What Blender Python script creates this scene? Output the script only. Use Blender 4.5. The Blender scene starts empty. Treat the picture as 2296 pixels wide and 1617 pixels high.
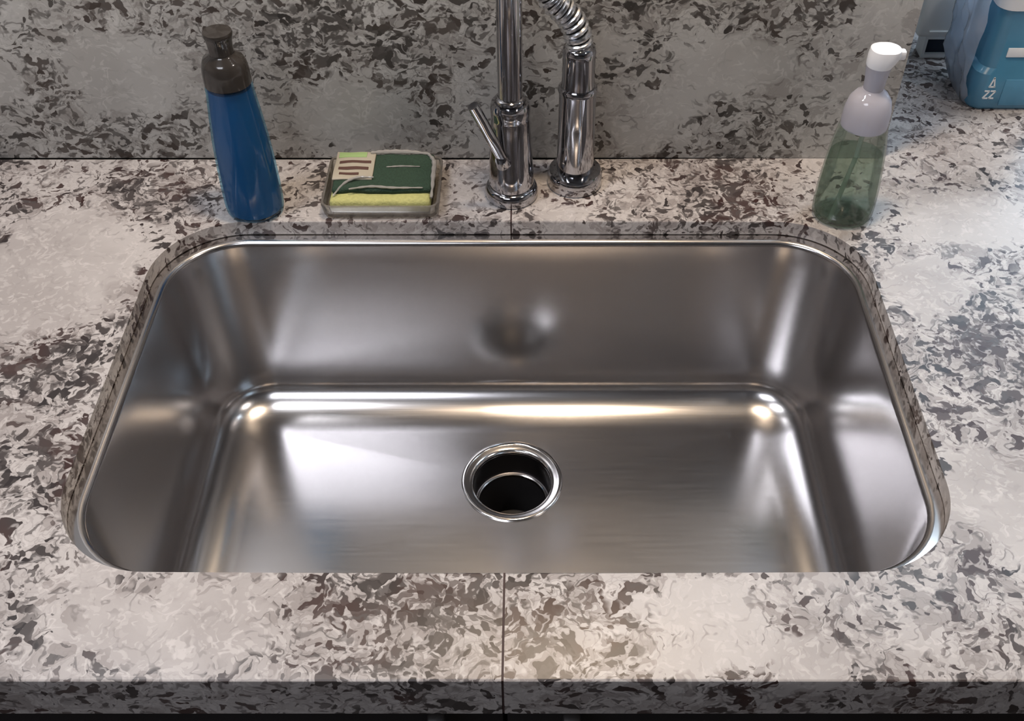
import bpy, bmesh, math, random
from mathutils import Vector, Matrix
random.seed(7)
S = bpy.context.scene
COL = S.collection
PI = math.pi
CT = 0.91                      # height of the worktop above the floor

# ------------------------------------------------------------------ camera
cam_d = bpy.data.cameras.new('camera')
cam_d.sensor_width = 36.0
cam_d.lens = 2400.0 / 2296.0 * 36.0
cam_d.shift_x = -37.0 / 2296.0
cam_d.clip_start = 0.02
cam = bpy.data.objects.new('camera', cam_d)
COL.objects.link(cam)
cam.location = (0.0195, 0.0, CT + 0.735)
cam.rotation_euler = (math.radians(45.0), 0, 0)
S.camera = cam

# ------------------------------------------------------------------ light
S.view_settings.view_transform = 'Standard'
S.view_settings.look = 'None'
S.view_settings.gamma = 1.0
S.view_settings.exposure = -0.08
S.view_settings.use_curve_mapping = False

world = bpy.data.worlds.new('overcast_sky')
S.world = world
world.use_nodes = True
world.node_tree.nodes['Background'].inputs[0].default_value = (0.60, 0.79, 1.0, 1)
world.node_tree.nodes['Background'].inputs[1].default_value = 9.0


def area_light(name, loc, size, watt, col, rot=(0, 0, 0)):
    d = bpy.data.lights.new(name, 'AREA')
    d.shape = 'RECTANGLE'
    d.size, d.size_y = size
    d.energy = watt
    d.color = col
    o = bpy.data.objects.new(name, d)
    COL.objects.link(o)
    o.location = loc
    o.rotation_euler = rot
    return o


area_light('warm_sink_downlight', (0.11, 0.86, 2.43), (0.17, 0.14), 17, (1.0, 0.78, 0.56))
area_light('cool_kitchen_downlight', (-0.80, 0.55, 2.43), (0.42, 0.14), 15, (0.94, 0.95, 1.0))
area_light('cool_room_panel', (-0.70, -0.60, 2.43), (0.85, 0.70), 17, (0.90, 0.92, 1.0))
area_light('warm_room_downlight', (1.10, 0.35, 2.43), (0.16, 0.16), 8, (1.0, 0.90, 0.82))
area_light('cool_recess_fill', (0.95, 1.36, 2.43), (0.30, 0.30), 9, (0.74, 0.87, 1.0))  # added fill lamp that brightens the tub and recess; no known fixture
S.cycles.sample_clamp_indirect = 3.0
S.cycles.blur_glossy = 0.6
S.cycles.use_adaptive_sampling = True
S.cycles.adaptive_threshold = 0.05
S.cycles.max_bounces = 6
S.cycles.diffuse_bounces = 2
S.cycles.glossy_bounces = 5
S.cycles.transparent_max_bounces = 16

# ------------------------------------------------------------------ materials
def mat(name):
    m = bpy.data.materials.new(name)
    m.use_nodes = True
    nt = m.node_tree
    b = nt.nodes['Principled BSDF']
    return m, nt, b


def plain(name, col, rough=0.5, metal=0.0, coat=0.0, trans=0.0, ior=1.45, var=0.06, scale=40.0, bump=0.0):
    m, nt, b = mat(name)
    N, L = nt.nodes, nt.links
    tc = N.new('ShaderNodeTexCoord')
    nz = N.new('ShaderNodeTexNoise')
    nz.inputs['Scale'].default_value = scale
    nz.inputs['Detail'].default_value = 3
    L.new(tc.outputs['Object'], nz.inputs['Vector'])
    mx = N.new('ShaderNodeMix')
    mx.data_type = 'RGBA'
    mx.inputs[6].default_value = tuple(c * (1 - var) for c in col) + (1,)
    mx.inputs[7].default_value = tuple(min(1, c * (1 + var)) for c in col) + (1,)
    L.new(nz.outputs['Fac'], mx.inputs[0])
    L.new(mx.outputs[2], b.inputs['Base Color'])
    b.inputs['Roughness'].default_value = rough
    b.inputs['Metallic'].default_value = metal
    b.inputs['Coat Weight'].default_value = coat
    b.inputs['Transmission Weight'].default_value = trans
    b.inputs['IOR'].default_value = ior
    if bump:
        bp = N.new('ShaderNodeBump')
        bp.inputs['Strength'].default_value = bump
        bp.inputs['Distance'].default_value = 0.002
        L.new(nz.outputs['Fac'], bp.inputs['Height'])
        L.new(bp.outputs['Normal'], b.inputs['Normal'])
    return m


def clear(name, tint, body=0.0, body_col=(1, 1, 1), rough=0.06, gloss=0.5):
    """thin clear plastic: tinted transparency, a share of milky body, a facing-dependent sheen"""
    m = bpy.data.materials.new(name)
    m.use_nodes = True
    nt = m.node_tree
    N, L = nt.nodes, nt.links
    N.remove(N['Principled BSDF'])
    out = N['Material Output']
    tr = N.new('ShaderNodeBsdfTransparent')
    tr.inputs[0].default_value = tint + (1,)
    df = N.new('ShaderNodeBsdfDiffuse')
    df.inputs[0].default_value = body_col + (1,)
    tl = N.new('ShaderNodeBsdfTranslucent')
    tl.inputs[0].default_value = body_col + (1,)
    dm = N.new('ShaderNodeMixShader')
    dm.inputs[0].default_value = 0.4
    L.new(df.outputs[0], dm.inputs[1])
    L.new(tl.outputs[0], dm.inputs[2])
    m1 = N.new('ShaderNodeMixShader')
    m1.inputs[0].default_value = body
    L.new(tr.outputs[0], m1.inputs[1])
    L.new(dm.outputs[0], m1.inputs[2])
    gl = N.new('ShaderNodeBsdfGlossy')
    gl.inputs['Roughness'].default_value = rough
    lw = N.new('ShaderNodeLayerWeight')
    lw.inputs[0].default_value = 0.25
    mu = N.new('ShaderNodeMath')
    mu.operation = 'MULTIPLY_ADD'
    mu.inputs[1].default_value = gloss
    mu.inputs[2].default_value = 0.04
    L.new(lw.outputs['Fresnel'], mu.inputs[0])
    m2 = N.new('ShaderNodeMixShader')
    L.new(mu.outputs[0], m2.inputs[0])
    L.new(m1.outputs[0], m2.inputs[1])
    L.new(gl.outputs[0], m2.inputs[2])
    L.new(m2.outputs[0], out.inputs['Surface'])
    return m


# where the stone is clear (-) or crowded with dark flecks (+): x, y, z, radii, weight
VEINS_TOP = [
    (-0.484, 0.871, 0.910, 0.085, 0.099, 0.050, -1),
    (0.194, 0.413, 0.910, 0.074, 0.019, 0.050, -1.2),
    (0.509, 0.955, 0.910, 0.064, 0.053, 0.050, -1),
    (0.437, 0.839, 0.910, 0.044, 0.056, 0.050, -0.9),
    (0.419, 0.568, 0.910, 0.036, 0.055, 0.050, -1),
    (-0.259, 0.438, 0.910, 0.090, 0.033, 0.050, -0.45),
    (0.157, 0.458, 0.910, 0.044, 0.022, 0.050, -0.8),
    (0.323, 0.429, 0.910, 0.024, 0.023, 0.050, -0.4),
    (0.062, 0.966, 0.910, 0.035, 0.023, 0.050, -0.7),
    (-0.450, 0.728, 0.910, 0.054, 0.049, 0.050, 0.7),
    (-0.415, 0.605, 0.910, 0.045, 0.041, 0.050, 0.8),
    (-0.080, 0.466, 0.910, 0.079, 0.031, 0.050, 0.75),
    (-0.087, 0.412, 0.910, 0.078, 0.021, 0.050, 0.6),
    (0.051, 0.438, 0.910, 0.050, 0.049, 0.050, 0.45),
    (0.179, 0.405, 0.910, 0.034, 0.012, 0.050, 1.0),
    (0.468, 0.759, 0.910, 0.051, 0.082, 0.050, 0.7),
    (0.392, 0.498, 0.910, 0.022, 0.013, 0.050, 0.9),
    (-0.392, 1.010, 0.910, 0.069, 0.043, 0.050, 0.6),
    (0.247, 0.997, 0.910, 0.051, 0.064, 0.050, 0.6),
    (0.406, 0.675, 0.910, 0.023, 0.011, 0.050, 0.9),
    (-0.552, 0.988, 0.910, 0.030, 0.013, 0.050, 0.6),
    (-0.363, 0.818, 0.910, 0.032, 0.055, 0.050, 0.3),
]
VEINS_WALL = [
    (-0.434, 1.077, 1.029, 0.062, 0.050, 0.053, -1),
    (-0.186, 1.077, 0.974, 0.054, 0.050, 0.047, -1),
    (0.248, 1.077, 1.037, 0.057, 0.050, 0.033, -1),
    (0.181, 1.077, 0.977, 0.031, 0.050, 0.027, -0.8),
    (0.395, 1.077, 1.090, 0.031, 0.050, 0.021, -0.9),
    (0.159, 1.077, 0.938, 0.037, 0.050, 0.018, -0.7),
    (0.112, 1.077, 1.064, 0.022, 0.050, 0.016, -0.5),
    (-0.573, 1.077, 1.018, 0.018, 0.050, 0.031, -0.9),
    (-0.532, 1.077, 1.100, 0.014, 0.050, 0.010, -0.9),
    (-0.177, 1.077, 1.077, 0.145, 0.050, 0.045, 0.55),
    (0.158, 1.077, 1.100, 0.084, 0.050, 0.025, 0.6),
    (0.320, 1.077, 1.090, 0.053, 0.050, 0.036, 0.6),
    (0.302, 1.077, 0.965, 0.088, 0.050, 0.051, 0.5),
    (-0.458, 1.077, 0.940, 0.102, 0.050, 0.035, 0.5),
    (-0.430, 1.077, 1.090, 0.043, 0.050, 0.031, 0.5),
    (-0.534, 1.077, 1.020, 0.040, 0.050, 0.050, 0.35),
    (0.291, 1.077, 0.949, 0.029, 0.050, 0.032, 0.4),
    (-0.078, 1.077, 0.974, 0.049, 0.050, 0.059, 0.2),
]


def granite(name, veins, pale, mid, dark, rust, stretch=(1, 1, 1), base_density=0.15, rough=0.36, crowd=0.48):
    m, nt, b = mat(name)
    N, L = nt.nodes, nt.links

    def math_(op, a, c=None, d=None, clamp=False):
        n = N.new('ShaderNodeMath')
        n.operation = op
        n.use_clamp = clamp
        for i, v in enumerate((a, c, d)):
            if v is None:
                continue
            if isinstance(v, (int, float)):
                n.inputs[i].default_value = v
            else:
                L.new(v, n.inputs[i])
        return n.outputs[0]

    def vmath(op, a, c):
        n = N.new('ShaderNodeVectorMath')
        n.operation = op
        for i, v in enumerate((a, c)):
            if isinstance(v, tuple):
                n.inputs[i].default_value = v
            elif v is not None:
                L.new(v, n.inputs[i])
        return n

    def noise(vec, scale, detail=2.0, rough_=0.5):
        n = N.new('ShaderNodeTexNoise')
        n.inputs['Scale'].default_value = scale
        n.inputs['Detail'].default_value = detail
        n.inputs['Roughness'].default_value = rough_
        L.new(vec, n.inputs['Vector'])
        return n

    def ramp(v, a, c, lo=0.0, hi=1.0):
        n = N.new('ShaderNodeMapRange')
        n.interpolation_type = 'SMOOTHSTEP'
        n.inputs[1].default_value = a
        n.inputs[2].default_value = c
        n.inputs[3].default_value = lo
        n.inputs[4].default_value = hi
        L.new(v, n.inputs[0])
        return n.outputs[0]

    def mix(f, a, c):
        n = N.new('ShaderNodeMix')
        n.data_type = 'RGBA'
        if isinstance(f, (int, float)):
            n.inputs[0].default_value = f
        else:
            L.new(f, n.inputs[0])
        for i, v in ((6, a), (7, c)):
            if isinstance(v, tuple):
                n.inputs[i].default_value = v + (1,)
            else:
                L.new(v, n.inputs[i])
        return n.outputs[2]

    P = N.new('ShaderNodeTexCoord').outputs['Object']
    # swirl the coordinates so that the shards bend like flowing crystals
    nz = noise(P, 26, 3)
    off = vmath('SCALE', vmath('SUBTRACT', nz.outputs['Color'], (0.5, 0.5, 0.5)).outputs[0], None)
    off.inputs['Scale'].default_value = 0.050
    nz2 = noise(P, 95, 2)
    off2 = vmath('SCALE', vmath('SUBTRACT', nz2.outputs['Color'], (0.5, 0.5, 0.5)).outputs[0], None)
    off2.inputs['Scale'].default_value = 0.011
    Q = vmath('ADD', vmath('ADD', P, off.outputs[0]).outputs[0], off2.outputs[0]).outputs[0]
    Q = vmath('MULTIPLY', Q, stretch).outputs[0]
    # crowding
    Pw = vmath('ADD', P, off.outputs[0]).outputs[0]
    dens = math_('MULTIPLY_ADD', noise(P, 7, 3).outputs['Fac'], 0.55, base_density - 0.275)
    for (x, y, z, rx, ry, rz, w) in veins:
        d = vmath('MULTIPLY', vmath('SUBTRACT', Pw, (x, y, z)).outputs[0], (1 / rx, 1 / ry, 1 / rz))
        ln = N.new('ShaderNodeVectorMath')
        ln.operation = 'LENGTH'
        L.new(d.outputs[0], ln.inputs[0])
        dens = math_('ADD', dens, ramp(ln.outputs['Value'], 0.40, 1.40, w * (0.42 if w < 0 else crowd), 0.0))
    # shards
    def shards(scale, seed):
        v = N.new('ShaderNodeTexVoronoi')
        v.inputs['Scale'].default_value = scale
        L.new(vmath('ADD', Q, (seed, seed * 2, seed * 3)).outputs[0], v.inputs['Vector'])
        sp = N.new('ShaderNodeSeparateColor')
        L.new(v.outputs['Color'], sp.inputs[0])
        e = N.new('ShaderNodeTexVoronoi')
        e.feature = 'DISTANCE_TO_EDGE'
        e.inputs['Scale'].default_value = scale
        L.new(vmath('ADD', Q, (seed, seed * 2, seed * 3)).outputs[0], e.inputs['Vector'])
        return sp.outputs, e.outputs['Distance']
    s1, e1 = shards(118, 0.0)
    s2, e2 = shards(210, 3.7)
    s3, e3 = shards(62, 9.1)
    inv = math_('SUBTRACT', dens, s1[0])
    f1 = ramp(inv, -0.02, 0.04)
    inv2 = math_('SUBTRACT', math_('MULTIPLY', dens, 0.75), s2[0])
    f2 = ramp(inv2, -0.02, 0.05)
    # ground: pale crystals with greyer shards between them
    ground = mix(ramp(noise(P, 9, 4).outputs['Fac'], 0.35, 0.68), pale, tuple(0.55 * a + 0.45 * c for a, c in zip(pale, mid)))
    midf = math_('MULTIPLY', ramp(math_('SUBTRACT', math_('MULTIPLY_ADD', dens, 1.3, 0.10), s3[1]), -0.05, 0.12), 0.6)
    ground = mix(midf, ground, mid)
    lite = math_('MULTIPLY', ramp(s2[1], 0.72, 0.95), 0.35)
    ground = mix(lite, ground, tuple(min(1, c * 1.22) for c in pale))
    edge = math_('MULTIPLY', ramp(e1, 0.0, 0.10, 1.0, 0.0), ramp(dens, 0.0, 0.30, 0.02, 0.45))
    ground = mix(edge, ground, tuple(0.6 * a + 0.4 * c for a, c in zip(mid, dark)))
    speck = mix(ramp(noise(P, 16, 2).outputs['Fac'], 0.42, 0.6), dark, rust)
    speck = mix(math_('MULTIPLY', s1[1], 0.26), speck, mid)
    col = mix(math_('MULTIPLY', f2, 0.75), ground, speck)
    col = mix(f1, col, speck)
    # hair-thin curling strokes, dark where the stone is crowded and faint where it is clear
    def strokes(scale, seed, wid):
        n1 = noise(vmath('ADD', vmath('MULTIPLY', Pw, stretch).outputs[0], (seed, -seed, seed)).outputs[0], scale, 1.5)
        return ramp(math_('ABSOLUTE', math_('SUBTRACT', n1.outputs['Fac'], 0.5)), wid * 0.35, wid, 1.0, 0.0)
    gate = ramp(noise(P, 70, 1).outputs['Fac'], 0.46, 0.56)
    k1 = math_('MULTIPLY', math_('MULTIPLY', strokes(48, 5.3, 0.035), gate), ramp(dens, -0.20, 0.32, 0.10, 0.85))
    col = mix(k1, col, tuple(0.75 * a + 0.25 * c for a, c in zip(dark, mid)))
    gate2 = ramp(noise(P, 55, 1).outputs['Fac'], 0.50, 0.60)
    k2 = math_('MULTIPLY', math_('MULTIPLY', strokes(62, 13.1, 0.040), gate2), 0.45)  # pale strokes: bump highlights painted into the stone colour
    col = mix(k2, col, tuple(min(1, c * 1.25) for c in pale))
    L.new(col, b.inputs['Base Color'])
    b.inputs['Roughness'].default_value = rough
    b.inputs['Specular IOR Level'].default_value = 0.35
    return m


M = {}
M['granite_top'] = granite('granite_worktop', VEINS_TOP, (0.420, 0.400, 0.395), (0.200, 0.178, 0.172), (0.026, 0.022, 0.023), (0.036, 0.018, 0.017))
M['granite_wall'] = granite('granite_backsplash', VEINS_WALL, (0.51, 0.50, 0.475), (0.285, 0.265, 0.245), (0.040, 0.036, 0.033), (0.050, 0.037, 0.031), stretch=(0.75, 1, 1.15), base_density=0.135, crowd=0.24)


def steel_mat():
    m, nt, b = mat('brushed_stainless_steel')
    N, L = nt.nodes, nt.links
    tc = N.new('ShaderNodeTexCoord')
    mp = N.new('ShaderNodeMapping')
    mp.inputs['Scale'].default_value = (3, 60, 400)
    L.new(tc.outputs['Object'], mp.inputs['Vector'])
    nz = N.new('ShaderNodeTexNoise')
    nz.inputs['Scale'].default_value = 4
    nz.inputs['Detail'].default_value = 2
    L.new(mp.outputs[0], nz.inputs['Vector'])
    mr = N.new('ShaderNodeMapRange')
    mr.inputs[3].default_value = 0.17
    mr.inputs[4].default_value = 0.23
    L.new(nz.outputs['Fac'], mr.inputs[0])
    L.new(mr.outputs[0], b.inputs['Roughness'])
    b.inputs['Base Color'].default_value = (0.575, 0.56, 0.56, 1)
    b.inputs['Metallic'].default_value = 1.0
    return m


M['steel'] = steel_mat()
M['steel_bright'] = plain('polished_steel', (0.72, 0.70, 0.69), 0.13, 1.0, var=0.02)
M['chrome'] = plain('chrome', (0.46, 0.46, 0.48), 0.08, 1.0, var=0.01)
M['spring_steel'] = plain('bright_spring_steel', (0.82, 0.84, 0.87), 0.22, 1.0, var=0.02)
M['black_rubber'] = plain('black_rubber', (0.012, 0.011, 0.012), 0.5)
M['dark_throat'] = plain('dark_drain_metal', (0.10, 0.095, 0.10), 0.35, 1.0)
M['caulk'] = plain('dark_seam_filler', (0.035, 0.018, 0.018), 0.6)
M['paint'] = plain('wall_paint', (0.13, 0.125, 0.125), 0.6, var=0.03, scale=4)
M['paint_side'] = plain('beige_wall_paint', (0.40, 0.355, 0.33), 0.6, var=0.03, scale=4)
M['ceiling'] = plain('ceiling_paint', (0.24, 0.235, 0.24), 0.8, var=0.02, scale=4)
M['floor'] = plain('floor_boards', (0.07, 0.058, 0.05), 0.4, var=0.3, scale=6)
M['cabinet'] = plain('black_cabinet_paint', (0.006, 0.006, 0.008), 0.45)
M['nickel'] = plain('satin_nickel', (0.55, 0.55, 0.56), 0.3, 1.0)
M['white_plastic'] = plain('white_plastic', (0.74, 0.76, 0.80), 0.35, var=0.02)
M['frame_white'] = plain('white_frame_vinyl', (0.78, 0.80, 0.80), 0.4, var=0.02)
M['blue_liquid'] = plain('blue_soap', (0.001, 0.088, 0.215), 0.35, coat=0.0, var=0.12, scale=18)
M['blue_clear'] = clear('blue_tinted_clear_plastic', (0.62, 0.86, 0.98), 0.02, (0.3, 0.6, 1.0), gloss=0.35)
M['smoke_clear'] = clear('smoky_clear_plastic', (0.46, 0.43, 0.40), 0.25, (0.07, 0.065, 0.06), gloss=0.8)
M['smoke_cap'] = plain('smoky_cap_plastic', (0.032, 0.028, 0.025), 0.16, coat=0.5)
M['green_clear'] = clear('pale_green_clear_plastic', (0.87, 0.91, 0.88), 0.05, (0.45, 0.55, 0.47), gloss=0.6)
M['green_liquid'] = clear('green_soap', (0.80, 0.87, 0.82), 0.20, (0.20, 0.27, 0.21), gloss=0.05)
M['milky'] = clear('milky_plastic', (0.85, 0.85, 0.9), 0.82, (0.62, 0.61, 0.68), gloss=0.5)
M['milky_tube'] = clear('milky_tube_plastic', (0.9, 0.95, 0.9), 0.45, (0.55, 0.62, 0.55))
M['tray_clear'] = clear('clear_tray_plastic', (0.88, 0.87, 0.83), 0.26, (0.62, 0.58, 0.54), gloss=0.9)
M['yellow_foam'] = plain('yellow_sponge_foam', (0.38, 0.38, 0.15), 0.9, var=0.25, scale=260, bump=0.6)
M['green_pad'] = plain('green_scouring_pad', (0.018, 0.042, 0.026), 0.85, var=0.5, scale=500, bump=0.8)
M['paper'] = plain('paper_label', (0.34, 0.31, 0.25), 0.5)
M['film'] = clear('crumpled_film', (0.9, 0.9, 0.88), 0.6, (0.62, 0.60, 0.58), gloss=1.0)
M['red_print'] = plain('red_print', (0.075, 0.035, 0.028), 0.6)
M['leaf_print'] = plain('light_green_print', (0.25, 0.36, 0.15), 0.6)
M['pod_blue'] = plain('blue_tub_plastic', (0.070, 0.23, 0.37), 0.25, coat=0.4, var=0.1)
M['pod_blue_light'] = plain('blue_label_panel', (0.09, 0.27, 0.43), 0.3, var=0.05)
M['bag'] = clear('pale_blue_clear_plastic', (0.84, 0.91, 0.99), 0.45, (0.76, 0.83, 0.95), rough=0.12, gloss=0.9)
M['white_print'] = plain('white_print', (0.80, 0.84, 0.88), 0.4)
M['black_slot'] = plain('dark_navy_plastic', (0.004, 0.012, 0.028), 0.4)
M['glass'] = clear('window_glass', (0.95, 0.97, 0.97), 0.0, gloss=0.6)


# ------------------------------------------------------------------ mesh helpers
def obj(name, bm, m, parent=None, smooth=True, angle=40):
    bmesh.ops.recalc_face_normals(bm, faces=bm.faces)
    me = bpy.data.meshes.new(name)
    bm.to_mesh(me)
    bm.free()
    o = bpy.data.objects.new(name, me)
    COL.objects.link(o)
    if m is not None:
        me.materials.append(M[m])
    if smooth:
        for p in me.polygons:
            p.use_smooth = True
        try:
            me.set_sharp_from_angle(angle=math.radians(angle))
        except Exception:
            pass
    if parent is not None:
        o.parent = parent
        o.matrix_parent_inverse = parent.matrix_world.inverted() if parent.type != 'EMPTY' else Matrix.Identity(4)
    return o


def thing(name, loc, label, cat, group=None, rz=0.0):
    o = bpy.data.objects.new(name, None)
    COL.objects.link(o)
    o.location = loc
    o.rotation_euler = (0, 0, rz)
    o['label'] = label
    o['category'] = cat
    if group:
        o['group'] = group
    return o


def struct(o):
    o['kind'] = 'structure'
    return o


def add_box(bm, lo, hi, bev=0.0, seg=2):
    t = bmesh.new()
    bmesh.ops.create_cube(t, size=1.0)
    for v in t.verts:
        v.co = Vector([lo[i] + (v.co[i] + 0.5) * (hi[i] - lo[i]) for i in range(3)])
    if bev:
        bmesh.ops.bevel(t, geom=list(t.edges), offset=bev, segments=seg, affect='EDGES', profile=0.5)
    me = bpy.data.meshes.new('t')
    t.to_mesh(me)
    t.free()
    bm.from_mesh(me)
    bpy.data.meshes.remove(me)


def box(lo, hi, bev=0.0, seg=2):
    bm = bmesh.new()
    add_box(bm, lo, hi, bev, seg)
    return bm


def loft(bm, rings, close_first=False, close_last=False, cyclic=True):
    rows = [[bm.verts.new(p) for p in r] for r in rings]
    n = len(rows[0])
    for a, c in zip(rows[:-1], rows[1:]):
        for i in range(n if cyclic else n - 1):
            j = (i + 1) % n
            bm.faces.new((a[i], a[j], c[j], c[i]))
    if close_first:
        bm.faces.new(list(reversed(rows[0])))
    if close_last:
        bm.faces.new(rows[-1])
    return rows


def lathe(prof, n=48, cx=0, cy=0, sx=1.0, sy=1.0, caps=(False, False)):
    bm = bmesh.new()
    rings = []
    for (r, z) in prof:
        rings.append([(cx + sx * r * math.cos(2 * PI * i / n), cy + sy * r * math.sin(2 * PI * i / n), z) for i in range(n)])
    loft(bm, rings, caps[0], caps[1])
    return bm


def smooth_path(pts, n):
    """Catmull-Rom through pts"""
    out = []
    P = [Vector(p) for p in pts]
    P = [2 * P[0] - P[1]] + P + [2 * P[-1] - P[-2]]
    for k in range(1, len(P) - 2):
        for i in range(n):
            t = i / n
            a, b_, c, d = P[k - 1], P[k], P[k + 1], P[k + 2]
            out.append(0.5 * ((2 * b_) + (c - a) * t + (2 * a - 5 * b_ + 4 * c - d) * t * t + (3 * b_ - a - 3 * c + d) * t ** 3))
    out.append(P[-2])
    return out


def frames(path):
    T = []
    for i in range(len(path)):
        a = path[max(0, i - 1)]
        c = path[min(len(path) - 1, i + 1)]
        T.append((c - a).normalized())
    u = Vector((0, 1, 0)) if abs(T[0].y) < 0.9 else Vector((1, 0, 0))
    u = (u - T[0] * u.dot(T[0])).normalized()
    F = []
    for t in T:
        u = (u - t * u.dot(t)).normalized()
        F.append((t, u, t.cross(u)))
    return F


def tube(path, rad, n=16, caps=True):
    bm = bmesh.new()
    path = [Vector(p) for p in path]
    rings = []
    for i, (p, (t, u, v)) in enumerate(zip(path, frames(path))):
        r = rad[i] if isinstance(rad, (list, tuple)) else rad
        rings.append([p + r * (math.cos(2 * PI * k / n) * u + math.sin(2 * PI * k / n) * v) for k in range(n)])
    loft(bm, rings, caps, caps)
    return bm


def rr(hx, hy, r, cx, cy, z, nc=14, ns=16):
    """rounded rectangle, counter-clockwise"""
    r = max(r, 0.001)
    pts = []
    corners = [(hx - r, hy - r, 0), (-hx + r, hy - r, PI / 2), (-hx + r, -hy + r, PI), (hx - r, -hy + r, 1.5 * PI)]
    for k, (ax, ay, a0) in enumerate(corners):
        for i in range(nc + 1):
            a = a0 + PI / 2 * i / nc
            pts.append((cx + ax + r * math.cos(a), cy + ay + r * math.sin(a), z))
        bx_, by_, _ = corners[(k + 1) % 4]
        a1 = a0 + PI / 2
        p0 = (ax + r * math.cos(a1), ay + r * math.sin(a1))
        p1 = (bx_ + r * math.cos(a1), by_ + r * math.sin(a1))
        for i in range(1, ns):
            t = i / ns
            pts.append((cx + p0[0] + (p1[0] - p0[0]) * t, cy + p0[1] + (p1[1] - p0[1]) * t, z))
    return pts


# ------------------------------------------------------------------ the room
XL, XR, YF, YB, ZC = -2.1, 2.1, -2.4, 1.097, 2.45
WE, YR = 0.441, 1.75                                     # where the back wall ends, and the wall of the recess behind it
WX0, WX1, WZ0, WZ1 = 0.75, 1.90, 1.06, 2.05              # window opening in the recess
YW = 1.077                                               # face of the stone backsplash
struct(obj('floor', box((XL, YF, -0.05), (XR, YR + 0.15, 0.0)), 'floor', smooth=False))
struct(obj('ceiling', box((XL, YF, ZC), (XR, YR + 0.15, ZC + 0.05)), 'ceiling', smooth=False))
struct(obj('wall_left', box((XL - 0.05, YF, 0), (XL, YB + 0.2, ZC)), 'paint_side', smooth=False))
struct(obj('wall_right', box((XR, YF, 0), (XR + 0.05, YR + 0.15, ZC)), 'paint_side', smooth=False))
struct(obj('wall_front', box((XL, YF - 0.05, 0), (XR, YF, ZC)), 'paint', smooth=False))
wall = struct(obj('wall_back', box((XL, YB, 0), (WE - 0.020, YR + 0.15, ZC)), 'paint', smooth=False))
obj('backsplash_slab', box((XL, YW, CT), (WE, YB, 1.50), 0.0015), 'granite_wall', wall)
obj('backsplash_slab', box((WE - 0.020, YB + 0.0004, CT), (WE, YR, 1.50), 0.0015), 'granite_wall', wall)
bm = bmesh.new()
add_box(bm, (WE - 0.020, YR, 0), (WX0, YR + 0.15, ZC))
add_box(bm, (WX1, YR, 0), (XR, YR + 0.15, ZC))
add_box(bm, (WX0, YR, 0), (WX1, YR + 0.15, WZ0))
add_box(bm, (WX0, YR, WZ1), (WX1, YR + 0.15, ZC))
struct(obj('wall_recess', bm, 'paint', smooth=False))
yg = YR + 0.08
bm = bmesh.new()
fw = 0.045
add_box(bm, (WX0, yg - 0.02, WZ0), (WX0 + fw, yg + 0.04, WZ1), 0.003)
add_box(bm, (WX1 - fw, yg - 0.02, WZ0), (WX1, yg + 0.04, WZ1), 0.003)
add_box(bm, (WX0 + fw, yg - 0.02, WZ0), (WX1 - fw, yg + 0.04, WZ0 + fw), 0.003)
add_box(bm, (WX0 + fw, yg - 0.02, WZ1 - fw), (WX1 - fw, yg + 0.04, WZ1), 0.003)
win = struct(obj('window_1', bm, 'frame_white'))
obj('mullion', box(((WX0 + WX1) / 2 - 0.02, yg - 0.015, WZ0 + fw), ((WX0 + WX1) / 2 + 0.02, yg + 0.035, WZ1 - fw), 0.003), 'frame_white', win)
for x0, x1 in ((WX0 + fw, (WX0 + WX1) / 2 - 0.02), ((WX0 + WX1) / 2 + 0.02, WX1 - fw)):
    obj('pane', box((x0, yg + 0.008, WZ0 + fw), (x1, yg + 0.013, WZ1 - fw)), 'glass', win, smooth=False)

# ------------------------------------------------------------------ worktop
CX, CY, HX, HY, RC = 0.0, 0.7233, 0.384, 0.2308, 0.092    # sink cut-out
TH, EDGE, YE = 0.0175, 0.051, 0.396
top = thing('countertop', (0, 0, 0), 'speckled beige and brown granite worktop around the sink, seamed in front of it', 'countertop')
G = 0.0009


def slab(sign):
    ring = rr(HX, HY, RC, CX, CY, CT, 20, 2)
    half = [p for p in ring if sign * p[0] > 1e-6]
    # order: from the back seam point round to the front seam point
    half.sort(key=lambda p: math.atan2(p[0] * sign, p[1] - CY))
    yb, yf = CY + HY, CY - HY
    g = sign * G
    if sign < 0:
        out = [(g, YE), (-2.09, YE), (-2.09, YW - 0.0005), (g, YW - 0.0005), (g, yb)]
    else:
        out = [(g, YE), (2.09, YE), (2.09, YR - 0.001), (WE + 0.0005, YR - 0.001), (WE + 0.0005, YW - 0.0005), (g, YW - 0.0005), (g, yb)]
    out += [(p[0], p[1]) for p in half] + [(g, yf)]
    bm_ = bmesh.new()
    vt = [bm_.verts.new((x, y, CT)) for x, y in out]
    vb = [bm_.verts.new((x, y, CT - TH)) for x, y in out]
    n = len(out)
    bm_.faces.new(vt)
    bm_.faces.new(list(reversed(vb)))
    for i in range(n):
        j = (i + 1) % n
        bm_.faces.new((vt[i], vb[i], vb[j], vt[j]))
    bm_.edges.ensure_lookup_table()
    tops = [e for e in bm_.edges if e.verts[0].co.z > CT - 1e-5 and e.verts[1].co.z > CT - 1e-5
            and not (abs(e.verts[0].co.x) < 0.01 and abs(e.verts[1].co.x) < 0.01)]
    bmesh.ops.bevel(bm_, geom=tops, offset=0.0022, segments=3, affect='EDGES', profile=0.5)
    big = [f for f in bm_.faces if len(f.verts) > 4]
    bmesh.ops.triangulate(bm_, faces=big)
    # the built-up front edge
    lo = (min(g, sign * 2.09), YE, CT - EDGE)
    hi = (max(g, sign * 2.09), YE + 0.03, CT - TH)
    add_box(bm_, lo, hi)
    return obj('slab', bm_, 'granite_top', top, angle=30)


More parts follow.
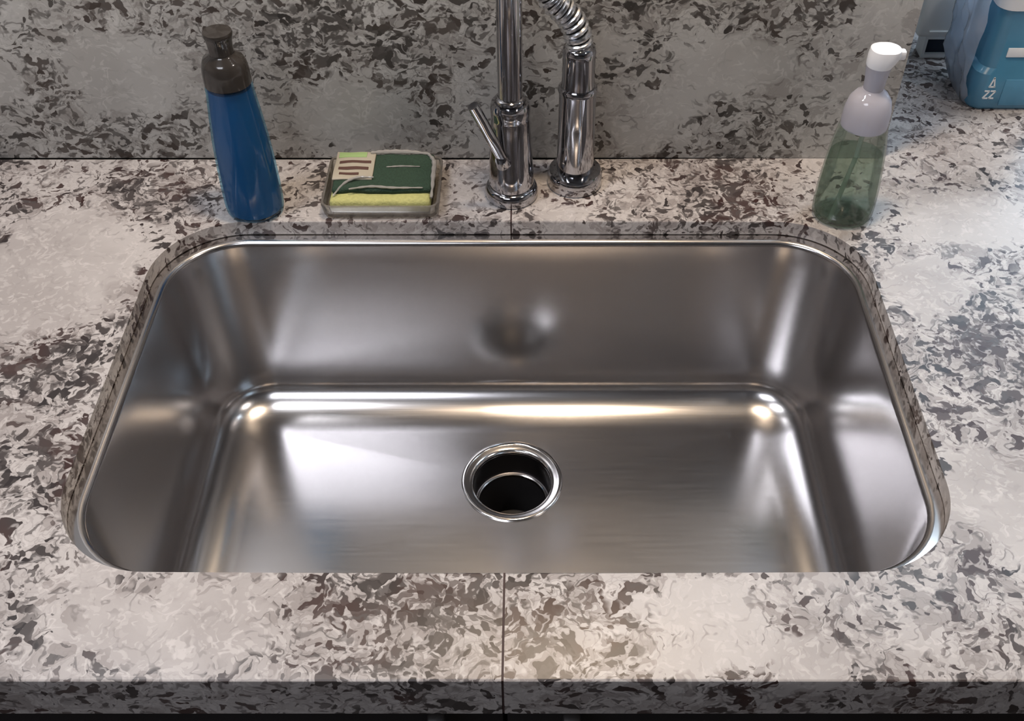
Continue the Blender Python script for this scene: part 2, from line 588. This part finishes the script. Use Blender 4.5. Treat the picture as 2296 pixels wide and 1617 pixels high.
slab(-1)
slab(1)
obj('seam_filler', box((-G, YE + 0.0006, CT - EDGE), (G, CY - HY - 0.0006, CT - 0.0006)), 'caulk', top, smooth=False)
obj('seam_filler', box((-G, CY + HY + 0.0006, CT - TH), (G, YW - 0.001, CT - 0.0006)), 'caulk', top, smooth=False)

# ------------------------------------------------------------------ base cabinets below the worktop
def cabinet(x0, x1, label, names=('door', 'door')):
    c = thing('base_cabinet', ((x0 + x1) / 2, 0.75, 0), label, 'cabinet')
    w = (x1 - x0) / 2
    y0, y1 = 0.445 - 0.75, 1.09 - 0.75
    bm_ = bmesh.new()
    zt = CT - EDGE - 0.001
    add_box(bm_, (-w, y0, 0.10), (-w + 0.018, y1, CT - TH - 0.001))
    add_box(bm_, (w - 0.018, y0, 0.10), (w, y1, CT - TH - 0.001))
    add_box(bm_, (-w + 0.018, y0, 0.10), (w - 0.018, y1, 0.118))
    add_box(bm_, (-w + 0.018, y0 + 0.05, 0.0), (w - 0.018, y0 + 0.068, 0.10))
    add_box(bm_, (-w + 0.018, y1 - 0.01, 0.118), (w - 0.018, y1, CT - TH - 0.001))
    obj('body', bm_, 'cabinet', c, smooth=False)
    for s in (-1, 1):
        a, b_ = sorted((s * 0.0015, s * (w - 0.0015)))
        d = obj('door', box((a, y0 - 0.021, 0.11), (b_, y0 - 0.001, zt - 0.006), 0.002), 'cabinet', c)
        hb = bmesh.new()
        hx = s * 0.054
        add_box(hb, (hx - 0.007, y0 - 0.050, 0.70), (hx + 0.007, y0 - 0.040, zt - 0.014), 0.002)
        add_box(hb, (hx - 0.005, y0 - 0.041, 0.715), (hx + 0.005, y0 - 0.021, 0.725))
        add_box(hb, (hx - 0.005, y0 - 0.041, zt - 0.034), (hx + 0.005, y0 - 0.021, zt - 0.024))
        obj('handle', hb, 'nickel', d)
    return c


cabinet(-0.46, 0.46, 'black sink cabinet with two doors under the worktop front edge')
cabinet(-1.30, -0.462, 'black base cabinet left of the sink cabinet')
cabinet(0.462, 1.30, 'black base cabinet right of the sink cabinet')

# ------------------------------------------------------------------ the sink
sink = thing('kitchen_sink', (0, 0, 0), 'large stainless steel single bowl sink set under the granite worktop', 'sink')
ZF = CT - TH                          # flange height
DX, DY, ZD = 0.0, 0.7990, CT - 0.2658  # drain centre
REV = 0.011                           # steel ledge left showing
rows = []
bm = bmesh.new()
rings = [rr(HX + 0.025, HY + 0.025, RC + 0.02, CX, CY, ZF - 0.0012), rr(HX - REV + 0.003, HY - REV + 0.003, RC - REV + 0.003, CX, CY, ZF - 0.0012)]
loft(bm, rings)
obj('rim', bm, 'steel_bright', sink)
prof = []                             # (inset from cut-out, z)
r0 = 0.006
for i in range(7):
    a = PI / 2 * i / 6
    prof.append((REV - 0.003 + r0 * math.sin(a), ZF - 0.0012 - r0 * (1 - math.cos(a))))
ztop = prof[-1][1]
itop = prof[-1][0]
zfl = CT - 0.264
RF, RFW = 0.036, 0.058
taper = 0.008
for i in range(1, 9):
    t = i / 8
    prof.append((itop + taper * t, ztop + (zfl + RF - ztop) * t))
for i in range(1, 15):
    a = PI / 2 * i / 14
    prof.append((itop + taper + RFW * (1 - math.cos(a)), zfl + RF - RF * math.sin(a)))
rings = [rr(HX - i, HY - i, max(RC - i, 0.022), CX, CY, z) for i, z in prof]
last = rings[-1]
K = 14
circ = []
for p in last:
    a = math.atan2(p[1] - DY, p[0] - DX)
    circ.append((DX + 0.058 * math.cos(a), DY + 0.058 * math.sin(a), ZD))
for k in range(1, K + 1):
    t = k / K
    rings.append([(p[0] + (c[0] - p[0]) * t, p[1] + (c[1] - p[1]) * t, zfl + (ZD - zfl) * t) for p, c in zip(last, circ)])
bm = bmesh.new()
loft(bm, rings)
obj('bowl', bm, 'steel', sink, angle=60)
# drain
fl = [(0.0600, ZD - 0.0005), (0.0600, ZD + 0.0014), (0.0590, ZD + 0.0022), (0.0572, ZD + 0.0022), (0.0562, ZD + 0.0008), (0.0552, ZD + 0.0004),
      (0.0530, ZD + 0.0004), (0.0500, ZD - 0.0004), (0.0475, ZD - 0.0014), (0.0462, ZD - 0.0030), (0.0455, ZD - 0.0060)]
drain = obj('drain_flange', lathe(fl, 72, DX, DY), 'steel_bright', sink)
th = [(0.0454, ZD - 0.0061), (0.0450, ZD - 0.0400), (0.0435, ZD - 0.0405)]
obj('drain_throat', lathe(th, 64, DX, DY), 'dark_throat', drain)
obj('drain_ledge', lathe([(0.0434, ZD - 0.0405), (0.0425, ZD - 0.0398), (0.0410, ZD - 0.0405), (0.0406, ZD - 0.0440)], 64, DX, DY), 'steel_bright', drain)
obj('drain_pipe', lathe([(0.0405, ZD - 0.0440), (0.0400, ZD - 0.11), (0.001, ZD - 0.115)], 48, DX, DY, caps=(False, True)), 'black_rubber', drain)

# ------------------------------------------------------------------ faucet: main post with lever
FX, FY = 0.0, 1.005
fa = thing('kitchen_faucet', (FX, FY, CT), 'chrome kitchen faucet post with slim side lever, behind the sink', 'faucet')
obj('base_ring', lathe([(0.0285, 0.0), (0.0300, 0.002), (0.0300, 0.010), (0.0285, 0.014), (0.0255, 0.016)], 56, caps=(True, True)), 'chrome', fa)
obj('body', lathe([(0.0250, 0.0155), (0.0256, 0.022), (0.0256, 0.034), (0.0248, 0.040), (0.0238, 0.060), (0.0222, 0.085), (0.0212, 0.102), (0.0208, 0.104), (0.0216, 0.107),
                   (0.0216, 0.118), (0.0204, 0.1215), (0.0140, 0.1225)], 56, caps=(True, True)), 'chrome', fa)
rise = [(0, 0, 0.1225), (0, 0, 0.20), (0, 0, 0.30), (0, 0, 0.42)]
for i in range(1, 13):
    a = PI * i / 12
    rise.append((0, -0.10 * (1 - math.cos(a)), 0.42 + 0.10 * math.sin(a)))
rise.append((0, -0.20, 0.375))
obj('spout_tube', tube(rise, 0.0132, 28), 'chrome', fa)
obj('collar', lathe([(0.0165, 0.1225), (0.0165, 0.1265), (0.0140, 0.1285)], 40, caps=(True, True)), 'chrome', fa)
lev = [Vector((-0.008, -0.0225, 0.062)), Vector((-0.018, -0.027, 0.088)), Vector((-0.028, -0.029, 0.112)), Vector((-0.038, -0.032, 0.136))]
obj('lever', tube(smooth_path(lev, 6), 0.0062, 16), 'chrome', fa)
bmk = tube([Vector((-0.004, -0.012, 0.055)), Vector((-0.009, -0.0245, 0.060)), Vector((-0.0105, -0.0275, 0.0665))], [0.0085, 0.0085, 0.0066], 20)
obj('lever_hub', bmk, 'chrome', fa)

# ------------------------------------------------------------------ side spray with coiled hose
SX, SY = 0.0730, 1.028
sp = thing('hose_sprayer', (SX, SY, CT), 'chrome pull-out sprayer with coiled spring hose, right of the faucet post', 'sprayer')
obj('base_ring', lathe([(0.0300, 0.0), (0.0315, 0.002), (0.0315, 0.016), (0.0295, 0.020), (0.0225, 0.0215)], 56, caps=(True, True)), 'chrome', sp)
obj('holder', lathe([(0.0212, 0.0210), (0.0212, 0.030), (0.0206, 0.080), (0.0204, 0.118), (0.0212, 0.121), (0.0212, 0.126), (0.0196, 0.128)], 48, caps=(True, True)), 'chrome', sp)
obj('spray_head', lathe([(0.0184, 0.1275), (0.0178, 0.135), (0.0176, 0.163), (0.0182, 0.168), (0.0168, 0.173), (0.0130, 0.176)], 48, caps=(True, True)), 'chrome', sp)
hp = smooth_path([(0, 0, 0.174), (-0.003, 0, 0.190), (-0.013, -0.001, 0.210), (-0.030, -0.003, 0.2285), (-0.0385, -0.005, 0.248), (-0.041, -0.008, 0.270),
                  (-0.041, -0.010, 0.300), (-0.041, -0.012, 0.36), (-0.041, -0.012, 0.42)], 14)
obj('hose', tube(hp, 0.0105, 16), 'black_rubber', sp)
# the spring round the hose
L_ = [0.0]
for a, c in zip(hp[:-1], hp[1:]):
    L_.append(L_[-1] + (c - a).length)
FR = frames(hp)
turns = int(L_[-1] / 0.0076)
hel = []
NS = turns * 14
k = 0
for i in range(NS + 1):
    s = L_[-1] * i / NS
    while k < len(L_) - 2 and L_[k + 1] < s:
        k += 1
    f = (s - L_[k]) / max(1e-9, L_[k + 1] - L_[k])
    p = hp[k].lerp(hp[k + 1], f)
    u = FR[k][1].lerp(FR[k + 1][1], f)
    v = FR[k][2].lerp(FR[k + 1][2], f)
    a = 2 * PI * turns * i / NS
    hel.append(p + 0.0122 * (math.cos(a) * u + math.sin(a) * v))
obj('spring_coil', tube(hel, 0.0031, 8), 'spring_steel', sp)

# ------------------------------------------------------------------ blue soap bottle
b1 = thing('dish_soap_bottle', (-0.288, 0.976, CT), 'clear bottle filled with blue dish soap under a smoky neck, behind the sink', 'bottle')
shell = [(0.024, 0.0), (0.0285, 0.0015), (0.0318, 0.006), (0.0325, 0.015), (0.0325, 0.035), (0.0318, 0.065), (0.0302, 0.095), (0.0275, 0.125), (0.0248, 0.150), (0.0243, 0.162)]
liq = [(max(r - 0.0022, 0.001), z + (0.002 if z < 0.003 else 0)) for r, z in shell[:-1]] + [(0.0225, 0.157)]
obj('liquid', lathe([(0.0005, 0.0025)] + liq + [(0.0005, 0.1572)], 56, sy=0.92), 'blue_liquid', b1)
obj('bottle_body', lathe([(0.0005, 0.0)] + shell, 56, sy=0.92), 'blue_clear', b1)
obj('shoulder', lathe([(0.0243, 0.1622), (0.0243, 0.168), (0.0240, 0.176), (0.0228, 0.184), (0.0200, 0.190), (0.0140, 0.1935), (0.0128, 0.196)], 48, sy=0.94), 'smoke_cap', b1)
obj('cap', lathe([(0.0126, 0.1962), (0.0126, 0.202), (0.0130, 0.208), (0.0142, 0.213), (0.0150, 0.2165), (0.0142, 0.2185), (0.001, 0.2188)], 40, caps=(True, True)), 'smoke_cap', b1)

# ------------------------------------------------------------------ pump bottle with pale green soap
b2 = thing('pump_bottle', (0.371, 0.968, CT), 'clear pump bottle of pale green soap with a milky white pump', 'bottle')
shell = [(0.026, 0.0), (0.031, 0.0015), (0.0335, 0.006), (0.0340, 0.018), (0.0335, 0.040), (0.0318, 0.065), (0.0295, 0.090), (0.0268, 0.108), (0.0250, 0.118)]
obj('bottle_body', lathe([(0.0005, 0.0)] + shell, 56, sy=0.9), 'green_clear', b2)
obj('liquid', lathe([(0.0005, 0.003), (0.024, 0.003), (0.029, 0.005), (0.0312, 0.009), (0.0318, 0.018), (0.0313, 0.040), (0.0296, 0.065), (0.0282, 0.080), (0.0280, 0.081), (0.0005, 0.081)], 56, sy=0.9), 'green_liquid', b2)
obj('dip_tube', tube([(0.002, 0.0, 0.118), (-0.002, -0.006, 0.08), (-0.018, -0.018, 0.006)], 0.0026, 12), 'milky_tube', b2)
obj('collar', lathe([(0.0242, 0.1165), (0.0246, 0.124), (0.0240, 0.136), (0.0215, 0.147), (0.0165, 0.154), (0.0120, 0.157), (0.0108, 0.160)], 48, sy=0.95, caps=(True, True)), 'milky', b2)
obj('pump_stem', lathe([(0.0104, 0.160), (0.0108, 0.170), (0.0122, 0.180), (0.0128, 0.186)], 40, caps=(True, True)), 'milky', b2)
bm = bmesh.new()
pr = []
for t_, (hx, hy, r_, dx) in zip((0.186, 0.190, 0.198, 0.204, 0.2065), ((0.0128, 0.0128, 0.0125, 0), (0.0142, 0.0132, 0.0125, 0.001), (0.0160, 0.0135, 0.0125, 0.003), (0.0150, 0.0125, 0.0115, 0.003), (0.0110, 0.0085, 0.0080, 0.002))):
    pr.append(rr(hx, hy, r_, dx, 0, t_, 6, 3))
loft(bm, pr, True, True)
add_box(bm, (0.012, -0.0045, 0.193), (0.0235, 0.0045, 0.2025), 0.002)
obj('pump_head', bm, 'white_plastic', b2)

# ------------------------------------------------------------------ tray and sponge
TX, TY = -0.146, 1.006
tr = thing('sponge_tray', (TX, TY, CT), 'low clear plastic tray holding the green and yellow sponge', 'tray')
tw, td = 0.066, 0.050
rings = [rr(tw - 0.006, td - 0.006, 0.008, 0, 0, 0.0, 6, 3), rr(tw - 0.002, td - 0.002, 0.010, 0, 0, 0.004, 6, 3), rr(tw, td, 0.011, 0, 0, 0.017, 6, 3),
         rr(tw - 0.0005, td - 0.0005, 0.011, 0, 0, 0.0185, 6, 3), rr(tw - 0.003, td - 0.003, 0.009, 0, 0, 0.0185, 6, 3), rr(tw - 0.005, td - 0.005, 0.008, 0, 0, 0.005, 6, 3), rr(tw - 0.010, td - 0.010, 0.006, 0, 0, 0.0025, 6, 3)]
bm = bmesh.new()
loft(bm, rings, True, True)
obj('tray_body', bm, 'tray_clear', tr)
sg = thing('sponge', (TX, TY - 0.002, CT + 0.0026), 'yellow foam sponge with dark green scouring pad, lying in a clear tray', 'sponge')


def wobbly(lo, hi, amp, cuts=10, bev=0.004):
    bm_ = box(lo, hi, bev, 2)
    bmesh.ops.subdivide_edges(bm_, edges=[e for e in bm_.edges if e.calc_length() > 0.02], cuts=cuts, use_grid_fill=True)
    for v in bm_.verts:
        p = v.co
        v.co.z += amp * (math.sin(p.x * 90 + 1) * math.cos(p.y * 120) + 0.5 * math.sin(p.x * 210 + p.y * 160))
        v.co.y += 0.6 * amp * math.sin(p.x * 150)
    return bm_


obj('foam', wobbly((-0.056, -0.041, 0.002), (0.056, 0.040, 0.019), 0.0007), 'yellow_foam', sg, angle=60)
pad = obj('scouring_pad', wobbly((-0.054, -0.028, 0.0185), (0.057, 0.041, 0.0265), 0.0008, bev=0.003), 'green_pad', sg, angle=60)
bm = wobbly((-0.055, -0.012, 0.0262), (-0.010, 0.041, 0.0285), 0.0008, 8, 0.0008)
lab = obj('paper_band', bm, 'paper', sg, angle=60)
for (x0, x1, y0, y1) in ((-0.050, -0.014, 0.018, 0.0225), (-0.050, -0.016, 0.006, 0.011), (-0.048, -0.026, -0.004, 0.000)):
    obj('print_stripe', wobbly((x0, y0, 0.0278), (x1, y1, 0.0292), 0.0006, 4, 0.0004), 'red_print', lab)
obj('print_patch', wobbly((-0.052, 0.029, 0.0278), (-0.020, 0.039, 0.0292), 0.0006, 4, 0.0004), 'leaf_print', lab)

# folds of the torn clear film still lying on the sponge
for pts_, rd in (([(-0.052, -0.034, 0.021), (-0.040, -0.020, 0.028), (-0.026, -0.012, 0.0305), (-0.008, -0.011, 0.0300)], 0.0016),
                 ([(-0.034, -0.030, 0.0275), (-0.010, -0.0265, 0.0285), (0.015, -0.0275, 0.0275), (0.048, -0.0275, 0.0275)], 0.0014),
                 ([(-0.016, 0.037, 0.0300), (0.000, 0.041, 0.0285), (0.026, 0.041, 0.0285), (0.050, 0.038, 0.0280)], 0.0026),
                 ([(0.050, 0.038, 0.0280), (0.0575, 0.022, 0.0275), (0.0580, -0.005, 0.0265), (0.0575, -0.036, 0.0200)], 0.0028),
                 ([(0.004, 0.012, 0.0277), (0.020, 0.0135, 0.0277), (0.042, 0.013, 0.0277)], 0.0010)):
    pp = smooth_path(pts_, 8)
    rads = [rd * (0.45 + 0.55 * math.sin(PI * min(1, (i + 1) / len(pp))) + 0.15 * math.sin(i * 1.7)) for i in range(len(pp))]
    obj('film_fold', tube(pp, rads, 8), 'film', sg)

# ------------------------------------------------------------------ things on the worktop in the recess
JX, JY, JZ = 0.627, 1.232, CT
tub = thing('detergent_tub', (JX, JY, JZ), 'blue detergent tub with white lid beside crinkled clear plastic, behind the backsplash corner', 'tub')
rings = [rr(0.050, 0.046, 0.016, 0, 0, 0.001, 6, 3), rr(0.053, 0.049, 0.018, 0, 0, 0.006, 6, 3), rr(0.053, 0.049, 0.018, 0, 0, 0.050, 6, 3), rr(0.047, 0.044, 0.018, 0, 0, 0.056, 6, 3), rr(0.047, 0.044, 0.018, 0, 0, 0.132, 6, 3)]
bm = bmesh.new()
loft(bm, rings, True, True)
tb = obj('tub_body', bm, 'pod_blue', tub)
obj('lid', (lambda b_: (loft(b_, [rr(0.0475, 0.0445, 0.018, 0, 0, 0.132, 6, 3), rr(0.050, 0.047, 0.019, 0, 0, 0.133, 6, 3), rr(0.050, 0.047, 0.019, 0, 0, 0.150, 6, 3), rr(0.046, 0.043, 0.017, 0, 0, 0.153, 6, 3)], True, True), b_)[1])(bmesh.new()), 'white_plastic', tub)
obj('label_panel', box((-0.016, -0.0502, 0.008), (0.040, -0.0486, 0.044), 0.0004), 'pod_blue_light', tb)
obj('print_bar', box((-0.024, -0.0452, 0.072), (0.022, -0.0436, 0.084), 0.0004), 'white_print', tb)


def stroke(bm_, a, c, w, y):
    a, c = Vector(a), Vector(c)
    d = (c - a).normalized()
    n = Vector((-d.y, d.x)) * w / 2
    q = [a - n, c - n, c + n, a + n]
    f = [bm_.verts.new((p.x, y, p.y)) for p in q]
    k_ = [bm_.verts.new((p.x, y + 0.0012, p.y)) for p in q]
    bm_.faces.new(f)
    for i in range(4):
        j = (i + 1) % 4
        bm_.faces.new((f[i], k_[i], k_[j], f[j]))


bm = bmesh.new()
yy = -0.0500
for a, c in (((-0.034, 0.034), (-0.031, 0.047)), ((-0.031, 0.047), (-0.028, 0.034)), ((-0.035, 0.034), (-0.027, 0.034))):
    stroke(bm, a, c, 0.0016, yy)
obj('print_mark', bm, 'white_print', tb, smooth=False)
bm = bmesh.new()
for o_ in (0, 0.0075):
    for a, c in (((-0.038 + o_, 0.028), (-0.032 + o_, 0.028)), ((-0.032 + o_, 0.028), (-0.038 + o_, 0.018)), ((-0.038 + o_, 0.018), (-0.032 + o_, 0.018))):
        stroke(bm, a, c, 0.0016, yy)
obj('print_mark', bm, 'white_print', tb, smooth=False)
# crinkled clear plastic round the tub
rings = []
nw = 64
for k in range(17):
    z = 0.0015 + 0.185 * k / 16
    ring = []
    for i in range(nw):
        a = math.radians(70 + 150 * i / (nw - 1))
        flare = 0.004 + (0.011 * min(1, z / 0.05) + 0.009 * (z / 0.185)) * (0.35 + 0.65 * max(0, -math.cos(a)))
        wob = 0.0035 * math.sin(5 * a + 22 * z) + 0.0025 * math.sin(11 * a - 60 * z) + 0.0018 * math.sin(17 * a + 130 * z)
        wob *= min(1, z / 0.02)
        e = 4.0
        ca, sa = math.cos(a), math.sin(a)
        q = (abs(ca) ** e + abs(sa) ** e) ** (-1 / e)
        R = q * (0.0505 + flare + wob)
        ring.append((R * ca, 0.92 * R * sa if sa > 0 else 0.86 * R * sa, z))
    rings.append(ring)
bm = bmesh.new()
loft(bm, rings, cyclic=False)
obj('plastic_wrap', bm, 'bag', tub, angle=80)

bx = thing('plastic_box', (0.572, 1.325, CT), 'small pale plastic box with a dark slot at its foot, behind the tub', 'box')
bm = bmesh.new()
add_box(bm, (-0.036, -0.014, 0.031), (0.040, 0.016, 0.10), 0.006, 3)
add_box(bm, (-0.022, -0.010, 0.0), (-0.018, 0.016, 0.034))
add_box(bm, (0.020, -0.010, 0.0), (0.024, 0.016, 0.034))
add_box(bm, (-0.018, -0.010, 0.027), (0.020, 0.016, 0.034))
add_box(bm, (-0.018, -0.010, 0.0), (0.020, 0.016, 0.005))
obj('case', bm, 'frame_white', bx)
obj('slot', box((-0.018, -0.004, 0.005), (0.020, 0.012, 0.027)), 'black_slot', bx, smooth=False)
obj('ridge', box((-0.022, -0.0165, 0.039), (0.030, -0.0135, 0.042), 0.001), 'frame_white', bx)
